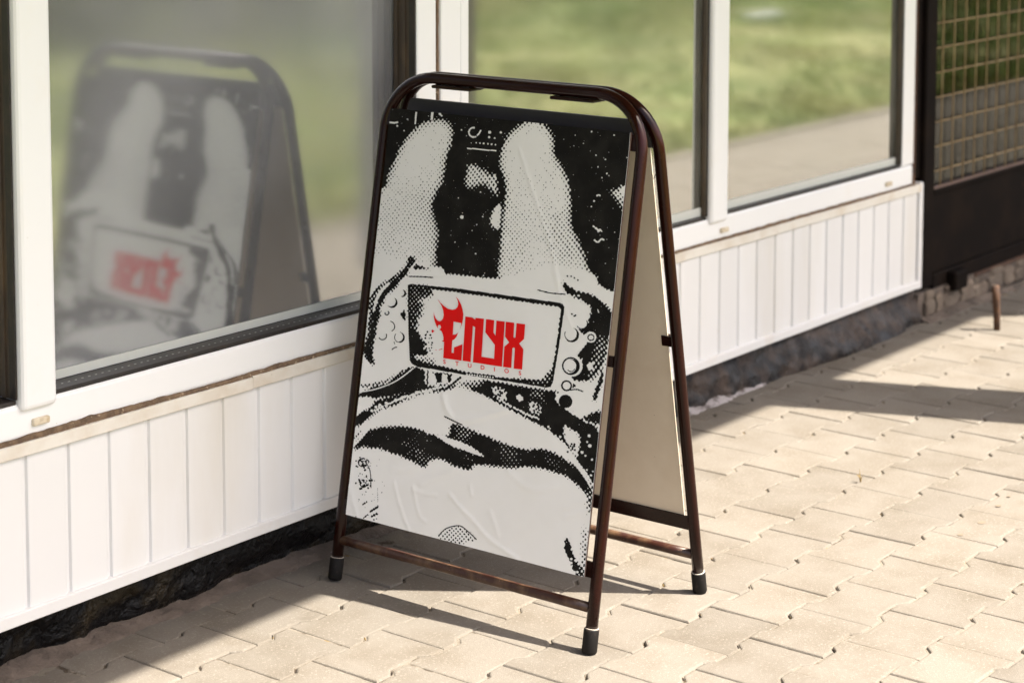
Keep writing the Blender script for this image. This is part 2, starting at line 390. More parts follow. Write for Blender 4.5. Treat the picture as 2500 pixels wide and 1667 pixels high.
for a, wd in ends:
    if wd < .02: continue
    me = pm if abs(wd-.1) < 1e-6 else plank_mesh(wd)
    o = bpy.data.objects.new('siding_plank', me); link(o, B); o.location = (a, rp.uniform(-.0006, .0006), 0)
    o.rotation_euler = (0, rp.uniform(-.0025, .0025), 0)
# end cap of the cladding beside the door, cap and base trims
box('corner_trim', 3.6055, 3.634, -.0015, .05, .101, .449, M['base_trim'], B, .003)
def trim(name, x0, x1, z0, z1, y0, mat, wob=0.0):
    n = max(2, int((x1-x0)/.06)); V = []; Fc = []
    for i in range(n+1):
        x = x0+(x1-x0)*i/n; wz = wob*mnoise.noise(Vector((x*2.5, z0*7, 1.3))); wy = .0012*mnoise.noise(Vector((x*3, z0*5, 4)))
        V += [(x, y0+wy+.03, z0+wz), (x, y0+wy+.0015, z0+wz), (x, y0+wy, z0+wz+.0015), (x, y0+wy, z1+wz-.0015), (x, y0+wy+.0015, z1+wz), (x, y0+wy+.045, z1+wz+.002)]
    for i in range(n):
        for k in range(5): Fc.append((i*6+k, i*6+k+1, i*6+k+7, i*6+k+6))
    for b0 in (0, n*6): Fc.append(tuple(range(b0, b0+6)))
    return mk(name, V, Fc, mat, B)
trim('cap_trim', -.4, .583, .4195, .4445, -.009, M['trim'], .003)
trim('cap_trim', .585, 3.6055, .4205, .4465, -.0075, M['trim'], .003)
trim('base_trim', -.4, 3.6055, .107, .1305, -.0085, M['base_trim'], .0015)
# crumbling foam seal between cap trim and window frames
def foam_strip(x0, x1):
    n = int((x1-x0)/.006); V = []; Fc = []
    for i in range(n+1):
        x = x0+(x1-x0)*i/n
        a = mnoise.noise(Vector((x*3.1, 0, 0))); b_ = mnoise.noise(Vector((x*28, 5, 0))); c_ = mnoise.noise(Vector((x*90, 9, 0)))
        zt = .4535+.0055*a+.0025*b_+.0012*c_
        yo = -.0035+.0015*b_+.0012*c_
        V += [(x, .02, .440), (x, yo, .4425), (x, yo-.001+.0012*mnoise.noise(Vector((x*60, 2, 3))), (zt+.443)/2), (x, yo+.0008, zt), (x, .02, zt+.001)]
    for i in range(n):
        for k in range(4): Fc.append((i*5+k, i*5+k+1, i*5+k+6, i*5+k+5))
    return mk('foam_seal', V, Fc, M['foam'], B)
foam_strip(-.4, 3.57)

# foundation coated with bitumen
def foundation(name, x0, x1, mat, amp, fill, step=.011):
    n = int((x1-x0)/step); mz = 13; V = []; Fc = []
    for i in range(n+1):
        x = x0+(x1-x0)*i/n; yb = float(wall_y(x))
        for j in range(mz+1):
            t = j/mz; z = -.02+t*.155
            yt = .036
            bulge = -.020*math.sin(math.pi*min(1, t*1.15))*(0.6+.8*mnoise.noise(Vector((x*2.2, z*3, 7))))
            y = yb*(1-t)**1.3+yt*(1-(1-t)**1.3)+bulge*fill
            y += amp*(mnoise.noise(Vector((x*9, z*22, 0)))*.9+mnoise.noise(Vector((x*27, z*45, 3)))*.5+mnoise.noise(Vector((x*70, z*90, 6)))*.22)
            V.append((x, y, z))
    for i in range(n):
        for j in range(mz):
            a = i*(mz+1)+j; Fc.append((a, a+mz+1, a+mz+2, a+1))
    return mk(name, V, Fc, mat, B, True)
foundation('foundation', -.4, 1.45, M['tar'], .017, 1.0, .008)
foundation('foundation', 1.44, 3.60, M['tar_dusty'], .015, 1.2, .009)
# mortar fillet between paving and foundation
def fillet(x0, x1, y_out, h, mat):
    n = int((x1-x0)/.01); V = []; Fc = []
    for i in range(n+1):
        x = x0+(x1-x0)*i/n; yw = float(wall_y(x))+.02
        yo = y_out+.012*mnoise.noise(Vector((x*6, 0, 2)))+.006*mnoise.noise(Vector((x*30, 0, 5)))
        for j in range(8):
            t = j/7; y = yo*(1-t)+yw*t
            V.append((x, y, -.008+h*t**.7+.005*mnoise.noise(Vector((x*30, y*40, 0)))+.003*mnoise.noise(Vector((x*80, y*90, 0)))))
    for i in range(n):
        for j in range(7):
            a = i*8+j; Fc.append((a, a+8, a+9, a+1))
    return mk('mortar_fillet', V, Fc, mat, B, True)
fillet(-.4, 1.3, -.004, .026, M['mortar'])
fillet(2.22, 2.62, -.030, .022, M['pale_mortar'])
fillet(3.60, 4.9, -.06, .02, M['mortar'])

# ---- windows
GY = 0.064          # glass plane
WTOP = 2.30
def jamb(name, x0, x1, z0, z1, parent, y0=0.0, bev=.006):
    return box(name, x0, x1, y0, .075, z0, z1, M['pvc'], parent, bev, 2)
def spacer_dots(x0, x1, z, parent, GY=.05):
    bm = bmesh.new(); x = x0
    while x < x1:
        add_box(bm, x, x+.0045, GY-.034, GY-.0315, z, z+.0009); x += .0165
    return from_bm('spacer_perforation', bm, M['alu'], parent)
def pane(x0, x1, win, gm):
    big = gm is M['glass']; GY = 0.066 if big else 0.024
    gk = M['brown_rubber'] if big else M['grey_reveal']
    box('pane', x0-.004, x1+.004, GY, GY+.006, .512, WTOP, gm, win)
    box('bottom_gasket', x0+.0005, x1-.0005, .006, GY-.003, .500, .5215, M['rubber'], win, .002)
    box('glazing_bead', x0+.003, x1-.0065, GY-.0028, GY-.0004, .5218, .5395 if big else .546, M['bead'], win, .0008)
    box('side_gasket', x1-.0032, x1-.0004, .0205 if big else .0075, GY-.0006, .523, WTOP, gk, win)
    box('front_gasket', x1-.0040, x1-.0002, .003, .020 if big else .007, .523, WTOP, M['rubber'], win)
    box('reveal_strip', x1-.0062, x1-.0034, GY*.45, GY*.60, .523, WTOP, M['brown_rubber'], win)
    box('reveal_strip', x1-.0062, x1-.0034, GY*.78, GY-.0032, .5465, WTOP, M['brown_rubber'], win)
    box('side_gasket', x0+.0004, x0+.0028, .004, GY-.0006, .523, WTOP, M['rubber'], win)
    spacer_dots(x0+.01, x1-.01, .5213, win, .066 if big else .046)
    box('blind', x0+.01, x1-.01, .105, .109, .52, WTOP, M['blind'] if gm is M['glass'] else M['soffit'], win)
def drain_cap(x, win):
    box('drain_cap', x-.019, x+.019, -.0065, .004, .468, .4815, M['cap'], win, .003, 2)
def window(x0, x1, mulls, caps, label, gms):
    wn = bpy.data.objects.new('window', None); link(wn, B); wn['label'] = label
    box('bottom_rail', x0+.0005, x1-.0005, 0.0015, .075, .447, .515, M['pvc'], wn, .009, 3)
    jamb('jamb', x0, x0+.072 if x0 > 0 else x0+.07, .5155, WTOP, wn)
    jamb('jamb', x1-.069 if x1 < 2 else x1-.080, x1, .5155, WTOP, wn)
    for a, b in mulls:
        box('mullion', a, b, -.011, .075, .500, WTOP, M['pvc'], wn, .011, 3)
    box('top_rail', x0, x1, 0.0, .075, WTOP+.0005, WTOP+.07, M['pvc'], wn, .006)
    xs_ = [x0+.07]+[q for ab in mulls for q in ab]+[x1-.069 if x1 < 2 else x1-.080]
    for k in range(0, len(xs_), 2): pane(xs_[k], xs_[k+1], wn, gms[k//2])
    for c in caps: drain_cap(c, wn)
    return wn
window(-1.2, 1.183, [(-.006, .077)], [.042], 'hazy grey shop window mirroring the sandwich board', (M['glass'], M['glass']))
window(1.197, 3.562, [(2.337, 2.424)], [2.417, 3.388], 'shop window pair mirroring green lawn and pavement', (M['glass_clear'], M['glass_clear']))
# wider left jamb of the right-hand window, cracked foam between the two frames
box('jamb_cover', 1.2685, 1.300, .0005, .07, .5165, WTOP, M['pvc'], B, .003)
def crack(x, z0, z1):
    n = 220; V = []; Fc = []
    for i in range(n+1):
        z = z0+(z1-z0)*i/n; a = .0035*mnoise.noise(Vector((z*5, 3, 0)))+.002*mnoise.noise(Vector((z*40, 1, 0)))
        V += [(x-.007+a*.3, .012, z), (x-.002+a, .001+.001*mnoise.noise(Vector((z*70, 0, 0))), z), (x+.003+a, .0015, z), (x+.007+a*.5, .012, z)]
    for i in range(n):
        for k in range(3): Fc.append((i*4+k, i*4+k+1, i*4+k+5, i*4+k+4))
    mk('joint_foam', V, Fc, M['foam'], B)
crack(1.190, .45, WTOP)
# ---- walls round the openings, interior, canopy
box('upper_wall', -6, 10, .0, .25, WTOP+.072, 3.34, M['stucco'], B)
box('side_wall', -6, -1.203, .0, .25, .1, WTOP+.0715, M['stucco'], B)
box('far_wall', 4.80, 10, .02, .25, .09, WTOP+.0715, M['stucco'], B)
box('back_wall', -6, 10, 3.0, 3.2, -.05, 3.34, M['dark_room'], B)
box('room_floor', -6, 10, .16, 3.0, -.05, .1, M['dark_room'], B)
box('room_side', -6, -5.8, .25, 3.0, .1, 3.3, M['dark_room'], B)
box('room_side', 9.8, 10, .25, 3.0, .1, 3.3, M['dark_room'], B)
CH = 3.35
cv = [(-6, 3.2), (-6, -2.19), (4.62, -2.19), (4.85, -2.43), (10, -2.43), (10, 3.2)]
V = [(x, y, CH) for x, y in cv]+[(x, y, CH+.16) for x, y in cv]
Fc = [tuple(range(6)), tuple(range(11, 5, -1))]+[(i, i+6, (i+1) % 6+6, (i+1) % 6) for i in range(6)]
mk('canopy', V, Fc, M['soffit'], B)
for x in (-3.25, 3.27):
    box('canopy_pillar', x-.13, x+.13, -1.87, -1.61, -.05, CH, M['stucco'], B, .008)

# ---- dark steel door with wire mesh
D = bpy.data.objects.new('door', None); link(D, B); D['label'] = 'dark brown steel door with tan wire mesh over its glass'
box('door_post', 3.5635, 3.600, .012, .09, .10, 2.42, M['rust'], D, .003)
box('stile', 3.636, 3.712, -.002, .045, .095, 2.40, M['steel'], D, .004)
box('stile_cover', 3.6005, 3.6355, .014, .06, .46, 2.40, M['steel'], D, .004)
box('stile', 4.62, 4.72, -.002, .045, .095, 2.40, M['steel'], D, .004)
box('lower_panel', 3.7125, 4.6195, .006, .04, .135, .395, M['steel'], D, .003)
box('bottom_rail', 3.7125, 4.6195, -.004, .042, .086, .1345, M['steel'], D, .003)
box('middle_rail', 3.7125, 4.6195, -.003, .042, .3955, .412, M['steel'], D, .003)
box('glazing_strip', 3.7125, 4.6195, .004, .022, .4125, .4175, M['edge'], D)
box('pane', 3.7125, 4.6195, .024, .030, .4125, 2.36, M['glass_dark'], D)
box('top_rail', 3.7125, 4.6195, -.002, .042, 2.3605, 2.40, M['steel'], D, .003)
x = 3.775-.0845
while x < 4.60:
    if x > 3.715: tube('mesh_wire', [(x, .010, .418), (x, .010, 1.3), (x, .010, 2.36)], .0024, M['wire'], D, 8)
    x += .0845
z = .468
while z < 2.35:
    tube('mesh_wire', [(3.7125, .015, z), (4.1, .015, z), (4.6195, .015, z)], .0023, M['wire'], D, 8); z += .081
bl = box('hinge_block', 3.812, 3.905, -.038, -.0045, .064, .127, M['steel'], D, .006)
box('rusty_sill', 4.02, 4.75, -.012, .05, .074, .0855, M['rust'], D, .002)
box('dark_lintel', 3.5635, 4.80, .0, .25, 2.425, WTOP+.0715+.12, M['steel'], D)
# rubble foundation under the door
box('rubble_core', 3.60, 4.95, -.006, .2, -.05, .085, M['mortar'], B)
def stone(x, y, z, sx, sy, sz, seed, name='foundation_stone', parent=B, mat=None):
    bm = bmesh.new(); bmesh.ops.create_icosphere(bm, subdivisions=2, radius=1)
    for v in bm.verts:
        c = v.co.copy(); c = Vector((max(-.72, min(.72, c.x)), max(-.72, min(.72, c.y)), max(-.72, min(.72, c.z))))/.72
        c *= 1+.22*mnoise.noise(c*1.6+Vector((seed*3.1, seed, 0)))
        v.co = Vector((x+c.x*sx, y+c.y*sy, z+c.z*sz))
    return from_bm(name, bm, mat or M['stone'], parent)
rs = random.Random(3)
x = 3.635
while x < 4.85:
    wd = rs.uniform(.05, .13); hh = rs.uniform(.022, .036)
    stone(x+wd/2, -.004+rs.uniform(-.006, .004), hh*1.0+.002, wd*.50, .014, hh, rs.random()*20)
    if hh < .031: stone(x+wd/2+rs.uniform(-.02, .02), -.003, hh*2+.014, wd*.40, .012, .013, rs.random()*20)
    x += wd+.006

# ================================================================== SANDWICH BOARD
XR, SP, HR, YC, WID, PSI = 0.9218, 0.1999, 1.0453, -0.428, 0.6466, 0.0125
S = empty('sandwich_board', (XR, YC, 0), PSI)
tag(S, 'brown tubular sandwich board with black and white poster and red lettering', 'sandwich board')
TR = 0.0118; LEG = math.hypot(SP, HR)
def P(t, u, side=-1, off=0.0):
    """point of a leaf: t 0 ridge..1 ground, u along the width (right is +), off outwards from the tube plane"""
    a = side*(0.0118+(SP-0.0118)*t); z = HR*(1-t)
    # outward normal of the leaf
    nx, nz = side*HR/LEG, SP/LEG
    return Vector((a+nx*off, -u, z+nz*off))
def leaf_frame(side, name):
    path = []; hw = WID/2; rb = .115
    foot = 1-.012/HR
    def q(d, u): return P(d/LEG, u, side)
    for t in np.linspace(foot*LEG, rb, 9): path.append(q(t, -hw))
    for a in np.linspace(0, math.pi/2, 13)[1:]: path.append(q(rb-rb*math.sin(a), -hw+rb-rb*math.cos(a)))
    for u in np.linspace(-hw+rb, hw-rb, 9)[1:]: path.append(q(0, u))
    for a in np.linspace(0, math.pi/2, 13)[1:]: path.append(q(rb-rb*math.cos(a), hw-rb+rb*math.sin(a)))
    for t in np.linspace(rb, foot*LEG, 9)[1:]: path.append(q(t, hw))
    fr = tube(name, path, TR, M['paint'], S, 20)
    for u in (-hw, hw):
        # rubber foot
        a, b = P(foot+.0092, u, side), P(foot-.034, u, side)
        V, Fc = tube_data([a, a+(b-a)*.08, a+(b-a)*.92, b], [.0135, .0150, .0149, .0142], 18)
        ft = mk('rubber_foot', V, Fc, M['cap_rubber'], S, True)
        V, Fc = tube_data([b, b+(b-a).normalized()*.0008], [.0143, .0134], 18); mk('worn_ring', V, Fc, M['ring'], ft, True)
    tube('crossbar', [P(.9196, u, side) for u in np.linspace(-hw+.009, hw-.009, 9)], .0098, M['paint_dusty'], S, 16)
    return fr
leaf_frame(-1, 'front_frame'); leaf_frame(1, 'back_frame')
def slab(name, t0, t1, u0, u1, o0, o1, side, mat, parent):
    V = [P(t, u, side, o) for o in (o0, o1) for t in (t0, t1) for u in (u0, u1)]
    Fc = [(0, 1, 3, 2), (4, 6, 7, 5), (0, 4, 5, 1), (2, 3, 7, 6), (0, 2, 6, 4), (1, 5, 7, 3)]
    return mk(name, V, Fc, mat, parent)
WP, T0, T1 = 0.3024, 0.0666, 0.8666; LP = (T1-T0)*LEG
OFF = 0.0134
fp = slab('front_panel', T0, T1, -WP, WP, OFF-.0045, OFF-.0008, -1, M['edge'], S); fp['label'] = 'front leaf panel carrying the halftone poster'
# cross rails and lugs of both leaves
for side, ts in ((-1, ((.070, .100), (.838, .866))), (1, ((.047, .098), (.838, .866)))):
    for ta, tb in ts:
        if side == -1: slab('panel_rail', ta, tb, -WID/2+.008, WID/2-.008, .001, OFF-.0048, side, M['paint'], S)
        else: slab('panel_rail', ta, tb, -WID/2+.008, WID/2-.008, -.006, -.002, side, M['skylit_rail'] if ta < .1 else M['paint'], S)
    for u in (-1, 1):
        a, b = sorted((u*(WID/2-.010), u*(WID/2-.034)))
        slab('panel_lug', .470, .490, a, b, -.004, .0085, side, M['paint'], S)
bp = slab('back_panel', .0635, T1, -WP, WP, -.0018, .0018, 1, M['board'], S); bp['label'] = 'cream rear panel seen from inside'
slab('panel_edge', .0605, .0633, -WP, WP, -.0022, .0022, 1, M['edge'], bp)
# hinge clips under the two top bars
for ua, ub in ((-.205, -.102), (.098, .205)):
    bm = bmesh.new(); add_box(bm, -.024, .024, -ub, -ua, HR-.0195, HR-.0128, .002)
    from_bm('hinge_clip', bm, M['paint'], S)
# pencil marks inside the rear panel
def stroke(pts, wd, side, off, mat, parent, name):
    V, Fc = [], []
    for i, (t, u) in enumerate(pts):
        a = pts[max(0, i-1)]; b = pts[min(len(pts)-1, i+1)]
        d = Vector(((b[0]-a[0])*LEG, b[1]-a[1])).normalized(); nn = Vector((-d.y, d.x))*wd/2
        V += [P(t+nn.x/LEG, u+nn.y, side, off), P(t-nn.x/LEG, u-nn.y, side, off)]
    for i in range(len(pts)-1): Fc.append((2*i, 2*i+1, 2*i+3, 2*i+2))
    return mk(name, V, Fc, mat, parent)
hw0 = -YC
stroke([(.160, .263), (.152, .270), (.146, .276)], .0022, 1, -.0023, M['pencil'], bp, 'pencil_mark')
stroke([(.150, .302), (.160, .305), (.148, .312)], .0018, 1, -.0023, M['pencil'], bp, 'pencil_mark')
stroke([(.1545, .3165), (.1545, .325), (.150, .3255), (.1485, .321), (.152, .3165), (.1575, .318), (.1585, .3245)], .0018, 1, -.0023, M['pencil'], bp, 'pencil_mark')

# ------------------------------------------------------------------ poster artwork
Hm = [0.0012321156, 0.00015535883, -1.590738, -0.00011068644, 0.00099703601, -0.15590743, 0.0001468035, 4.9081916e-05]
def uv(x, y):
    d = Hm[6]*x+Hm[7]*y+1
    return ((Hm[0]*x+Hm[1]*y+Hm[2])/d, (Hm[3]*x+Hm[4]*y+Hm[5])/d)
fA = lambda x, y: uv(930+x/3.337, 230+y/3.337)
fB = lambda x, y: uv(860+x/3.336, 600+y/3.336)
fC = lambda x, y: uv(820+x/3.136, 930+y/3.136)
fD = lambda x, y: uv(1040+x/6.533, 700+y/6.533)
CELL = 0.00095
NX, NY = int(2*WP/CELL), int(LP/CELL)
gu = -WP+(np.arange(NX)+.5)*CELL; gvv = (np.arange(NY)+.5)*CELL
DK = np.zeros((NY, NX), np.float32)
def mask(pts):
    pts = np.array(pts); out = np.zeros((NY, NX), np.float32)
    i0 = max(0, int((pts[:, 0].min()+WP)/CELL)-1); i1 = min(NX, int((pts[:, 0].max()+WP)/CELL)+2)
    j0 = max(0, int(pts[:, 1].min()/CELL)-1); j1 = min(NY, int(pts[:, 1].max()/CELL)+2)
    if i1 <= i0 or j1 <= j0: return out
    U, Vv = np.meshgrid(gu[i0:i1], gvv[j0:j1]); ins = np.zeros(U.shape, bool)
    n = len(pts)
    for k in range(n):
        x0, y0 = pts[k]; x1, y1 = pts[(k+1) % n]
        if y0 == y1: continue
        c = ((y0 > Vv) != (y1 > Vv)) & (U < (x1-x0)*(Vv-y0)/(y1-y0)+x0); ins ^= c
    out[j0:j1, i0:i1] = ins; return out
def blur(a, mm):
    r = int(round(mm*.001/CELL))
    if r < 1: return a
    for _ in range(2):
        for ax in (0, 1):
            pad = [(0, 0), (0, 0)]; pad[ax] = (r+1, r)
            c = np.cumsum(np.pad(a, pad, mode='edge'), axis=ax, dtype=np.float64)
            n = a.shape[ax]
            hi = np.take(c, range(2*r+1, 2*r+1+n), axis=ax); lo = np.take(c, range(0, n), axis=ax)
            a = ((hi-lo)/(2*r+1)).astype(np.float32)
    return a
def paint(fn, pts, val, bl=1.5):
    global DK
    mk_ = blur(mask([fn(*q) for q in pts]), bl); DK = DK*(1-mk_)+val*mk_
def smooth(pts, k=6, closed=True):
    n = len(pts); o = []
    for i in range(n if closed else n-1):
        g = lambda j: pts[j % n] if closed else pts[max(0, min(n-1, j))]
        p0, p1, p2, p3 = g(i-1), g(i), g(i+1), g(i+2)
        for s in range(k):
            t = s/k
            o.append(tuple(.5*((2*p1[a])+(-p0[a]+p2[a])*t+(2*p0[a]-5*p1[a]+4*p2[a]-p3[a])*t*t+(-p0[a]+3*p1[a]-3*p2[a]+p3[a])*t**3) for a in (0, 1)))
    if not closed: o.append(pts[-1])
    return o
def sp(fn, pts, val, bl=1.5): paint(fn, smooth(pts), val, bl)
def line(fn, pts, wd, val, bl=.3):
    pts = smooth(pts, 5, False) if len(pts) > 2 else pts
    l, r_ = [], []
    for i in range(len(pts)):
        a = Vector(pts[max(0, i-1)]); b = Vector(pts[min(len(pts)-1, i+1)]); d = (b-a).normalized(); n = Vector((-d.y, d.x))*wd/2
        l.append((pts[i][0]+n.x, pts[i][1]+n.y)); r_.append((pts[i][0]-n.x, pts[i][1]-n.y))
    paint(fn, l+r_[::-1], val, bl)
def disc(fn, x, y, r_, val, bl=.3, r2=None):
    paint(fn, [(x+r_*math.cos(a), y+(r2 or r_)*math.sin(a)) for a in np.linspace(0, 6.283, 26)[:-1]], val, bl)
def ring(fn, x, y, r_, wd, val, a0=0, a1=6.283):
    line(fn, [(x+r_*math.cos(a), y+r_*math.sin(a)) for a in np.linspace(a0, a1, 24)], wd, val)
def crescent(fn, x, y, r_, k, ang, val):
    pts = [(x+r_*math.cos(a), y+r_*math.sin(a)) for a in np.linspace(ang-1.7, ang+1.7, 16)]
    pts += [(x-k*math.cos(ang)+r_*.95*math.cos(a), y-k*math.sin(ang)+r_*.95*math.sin(a)) for a in np.linspace(ang+1.6, ang-1.6, 16)]
    paint(fn, pts, val, .2)
# dark upper background
paint(fA, [(60, 60), (2200, 250), (2060, 1600), (1700, 1600), (0, 1420), (-60, 1300)], 1.0, 0)
# legs: pale flesh with halftone edges
def fleshy(fn, pts, core, edge_bl, base=.06):
    global DK
    mm = mask([fn(*q) for q in smooth(pts)]); soft = blur(mm, edge_bl); hard = blur(mm, 2.2)
    d = np.clip(1.28-1.32*soft, base, 1); DK = DK*(1-hard)+d*hard
fleshy(fA, [(400, 240), (500, 212), (580, 208), (640, 245), (662, 320), (640, 430), (600, 520), (585, 640), (560, 740), (520, 800), (480, 900), (500, 1010), (530, 1110), (520, 1210), (500, 1300), (495, 1420), (300, 1480), (-160, 1480), (-160, 700), (75, 760), (100, 660), (160, 545), (210, 440), (290, 330)], 0, 17, .088)
fleshy(fA, [(1200, 252), (1300, 244), (1390, 262), (1450, 310), (1475, 400), (1475, 500), (1530, 580), (1570, 660), (1600, 760), (1605, 900), (1612, 1060), (1660, 1170), (1700, 1260), (1725, 1380), (1735, 1560), (1000, 1560), (985, 1490), (1003, 1350), (1018, 1150), (1040, 980), (1062, 820), (1060, 700), (1020, 600), (1022, 520), (1040, 450), (1100, 340)], 0, 15, .088)
# clear patches inside the legs
for pts in ([(420, 260), (560, 240), (600, 300), (520, 380), (430, 560), (300, 640), (220, 560), (300, 380)], [(1120, 360), (1250, 280), (1400, 320), (1420, 450), (1380, 620), (1250, 700), (1120, 640), (1080, 480)]):
    mm = blur(mask([fA(*q) for q in smooth(pts)]), 12); DK = DK*(1-.62*mm)
# darker screens low on both legs
for fn, pts, a in ((fA, [(330, 800), (480, 760), (520, 900), (520, 1250), (420, 1300), (360, 1000)], .16), (fA, [(1400, 1000), (1600, 1000), (1700, 1350), (1600, 1450), (1450, 1300)], .18),
                   (fA, [(60, 900), (300, 800), (400, 1200), (200, 1350), (0, 1300)], .07), (fA, [(1060, 900), (1250, 1000), (1250, 1400), (1010, 1450)], .08)):
    mm = blur(mask([fn(*q) for q in smooth(pts)]), 18); DK = np.clip(DK+a*mm, 0, 1)
# shapes between and beside the legs
sp(fA, [(770, 575), (830, 583), (900, 618), (960, 660), (1003, 700), (1003, 840), (960, 790), (880, 735), (800, 768), (745, 742), (757, 650)], .34, 5)
paint(fA, [(975, 650), (1000, 660), (995, 690), (978, 680)], 0)
sp(fA, [(1020, 888), (1036, 920), (1030, 1000), (1017, 1092), (980, 1092), (945, 1058), (950, 990), (975, 940)], .05, 3)
sp(fA, [(2040, 755), (1980, 775), (1915, 795), (1955, 850), (2000, 920), (2030, 990)], .30, 5); paint(fA, [(2040, 758), (1985, 775), (2040, 900)], 0, 2)
paint(fA, [(1762, 1072), (1795, 1080), (1855, 1118), (1820, 1124), (1790, 1095)], 0, .6)
line(fA, [(1780, 1185), (1810, 1205), (1840, 1180), (1862, 1190)], 14, 0)
ring(fA, 820, 318, 38, 13, 0, 1.0, 5.0); line(fA, [(845, 345), (862, 330), (880, 300)], 12, 0)
for x, y, r_ in ((950, 318, 13), (945, 358, 10), (990, 366, 8), (1041, 320, 10), (840, 403, 6), (870, 405, 7), (900, 408, 8), (935, 411, 7), (965, 414, 8), (996, 419, 7), (800, 403, 4), (197, 260, 8), (252, 300, 6), (282, 208, 5), (722, 298, 6), (455, 182, 4), (1952, 350, 7), (1772, 320, 7), (1640, 346, 4), (1785, 875, 8), (1762, 920, 6), (1805, 508, 6), (1880, 543, 6), (1820, 602, 5), (1706, 414, 5), (1628, 433, 4), (2052, 530, 5), (712, 1000, 15), (883, 998, 6), (832, 1062, 5), (793, 1110, 4), (653, 1203, 5), (820, 1298, 7), (686, 846, 5), (868, 800, 6), (880, 1475, 6), (1868, 1376, 4), (1945, 1126, 4), (1850, 688, 5), (1890, 655, 7), (1906, 672, 5)):
    disc(fA, x, y, r_, 0, .3)
line(fA, [(765, 447), (850, 452), (920, 460), (1003, 468)], 11, 0); line(fA, [(135, 230), (170, 236), (206, 230)], 14, 0)
line(fA, [(355, 148), (350, 190), (344, 248)], 13, 0); line(fA, [(486, 162), (480, 215)], 20, 0); line(fA, [(540, 165), (566, 186)], 13, 0)
line(fA, [(1805, 836), (1820, 826), (1838, 834)], 13, 0)
# ---- console body and hands
paint(fB, [(130, 400), (240, 200), (480, 90), (690, 165), (770, 170), (806, 205), (780, 222), (1240, 268), (1560, 190), (1700, 150), (1950, 205), (2030, 240), (2040, 292), (2020, 292), (2180, 390), (2160, 700), (2000, 1300), (1700, 1200), (1100, 1100), (600, 1020), (100, 1150), (60, 1000)], 0.0, 1.5)
paint(fB, [(240, 60), (420, 95), (500, 90), (480, 200), (240, 300), (150, 380)], 0.03, 6)
# dark crescent of the left hand
sp(fB, [(505, 88), (560, 100), (545, 145), (498, 185), (492, 232), (440, 272), (400, 330), (350, 372), (310, 402), (288, 462), (262, 495), (262, 560), (238, 625), (214, 745), (200, 805), (190, 885), (206, 966), (165, 955), (118, 880), (128, 800), (148, 720), (150, 640), (168, 550), (160, 480), (188, 385), (232, 332), (305, 285), (380, 235), (450, 188), (485, 150)], .95, 3)
sp(fB, [(330, 296), (275, 345), (230, 415), (200, 520), (214, 524), (245, 440), (285, 370), (342, 312)], 0, 1)
mm = blur(mask([fB(*q) for q in [(150, 380), (300, 270), (420, 200), (440, 230), (300, 320), (200, 500), (150, 760), (130, 640)]]), 6); DK = np.clip(DK-.30*mm, 0, 1)
paint(fB, [(535, 190), (560, 148), (625, 172), (692, 188)], 1, 1.5); line(fB, [(500, 247), (600, 249), (702, 256)], 9, 1)
# buttons, left side
crescent(fB, 360, 460, 44, 16, .7, 1); crescent(fB, 448, 385, 30, 16, .3, 1); sp(fB, [(455, 505), (466, 540), (468, 600), (445, 590), (425, 545), (448, 540)], 1, 1)
ring(fB, 315, 545, 16, 9, 1, -1, 3.5); ring(fB, 335, 655, 42, 7, 1, -1.4, 1.2); ring(fB, 275, 730, 34, 8, 1, -.4, 2.6); crescent(fB, 415, 745, 44, 14, .4, 1); ring(fB, 415, 745, 40, 5, 1, 2, 4)
line(fB, [(350, 845), (375, 828), (395, 825)], 9, 1); line(fB, [(370, 780), (375, 800)], 6, 1)
# screen surround
SO = [(492, 318), (515, 308), (900, 345), (1300, 400), (1700, 455), (1752, 466), (1768, 492), (1745, 640), (1720, 800), (1690, 965), (1665, 1100), (1645, 1140), (1610, 1146), (1300, 1098), (900, 1040), (700, 1005), (560, 985), (515, 962), (496, 932), (490, 700)]
SI = [(520, 345), (690, 352), (900, 377), (1300, 433), (1700, 488), (1732, 496), (1738, 520), (1715, 680), (1690, 850), (1664, 985), (1640, 1040), (1610, 1088), (1300, 1074), (1285, 1068), (1200, 1066), (1180, 1050), (960, 1026), (880, 1005), (700, 965), (560, 925), (522, 900), (515, 700)]
paint(fB, SO, 1, 0); paint(fB, SI, 0, 0.6)
sp(fB, [(505, 335), (690, 350), (692, 400), (640, 425), (560, 450), (640, 470), (595, 520), (610, 560), (560, 610), (580, 640), (512, 690)], .80, 5)
for k in range(16):
    y = 440+k*14; disc(fB, 560+random.uniform(0, 80), y, random.uniform(5, 13), 0, .4)
sp(fB, [(512, 690), (560, 690), (600, 760), (645, 805), (605, 815), (642, 862), (640, 885), (560, 890), (512, 880)], 1, 2); sp(fB, [(512, 890), (560, 905), (690, 925), (700, 960), (560, 930)], .6, 4)
for k in range(22): disc(fB, random.uniform(590, 690), random.uniform(690, 900), random.uniform(4, 9), 1, .3)
sp(fB, [(1300, 1075), (1440, 1080), (1560, 1085), (1610, 1040), (1645, 1010), (1660, 1030), (1640, 1110), (1560, 1120)], .72, 4)
for k in range(11): disc(fB, 965+k*21, 1043+k*2.4, 7, 0, .2)
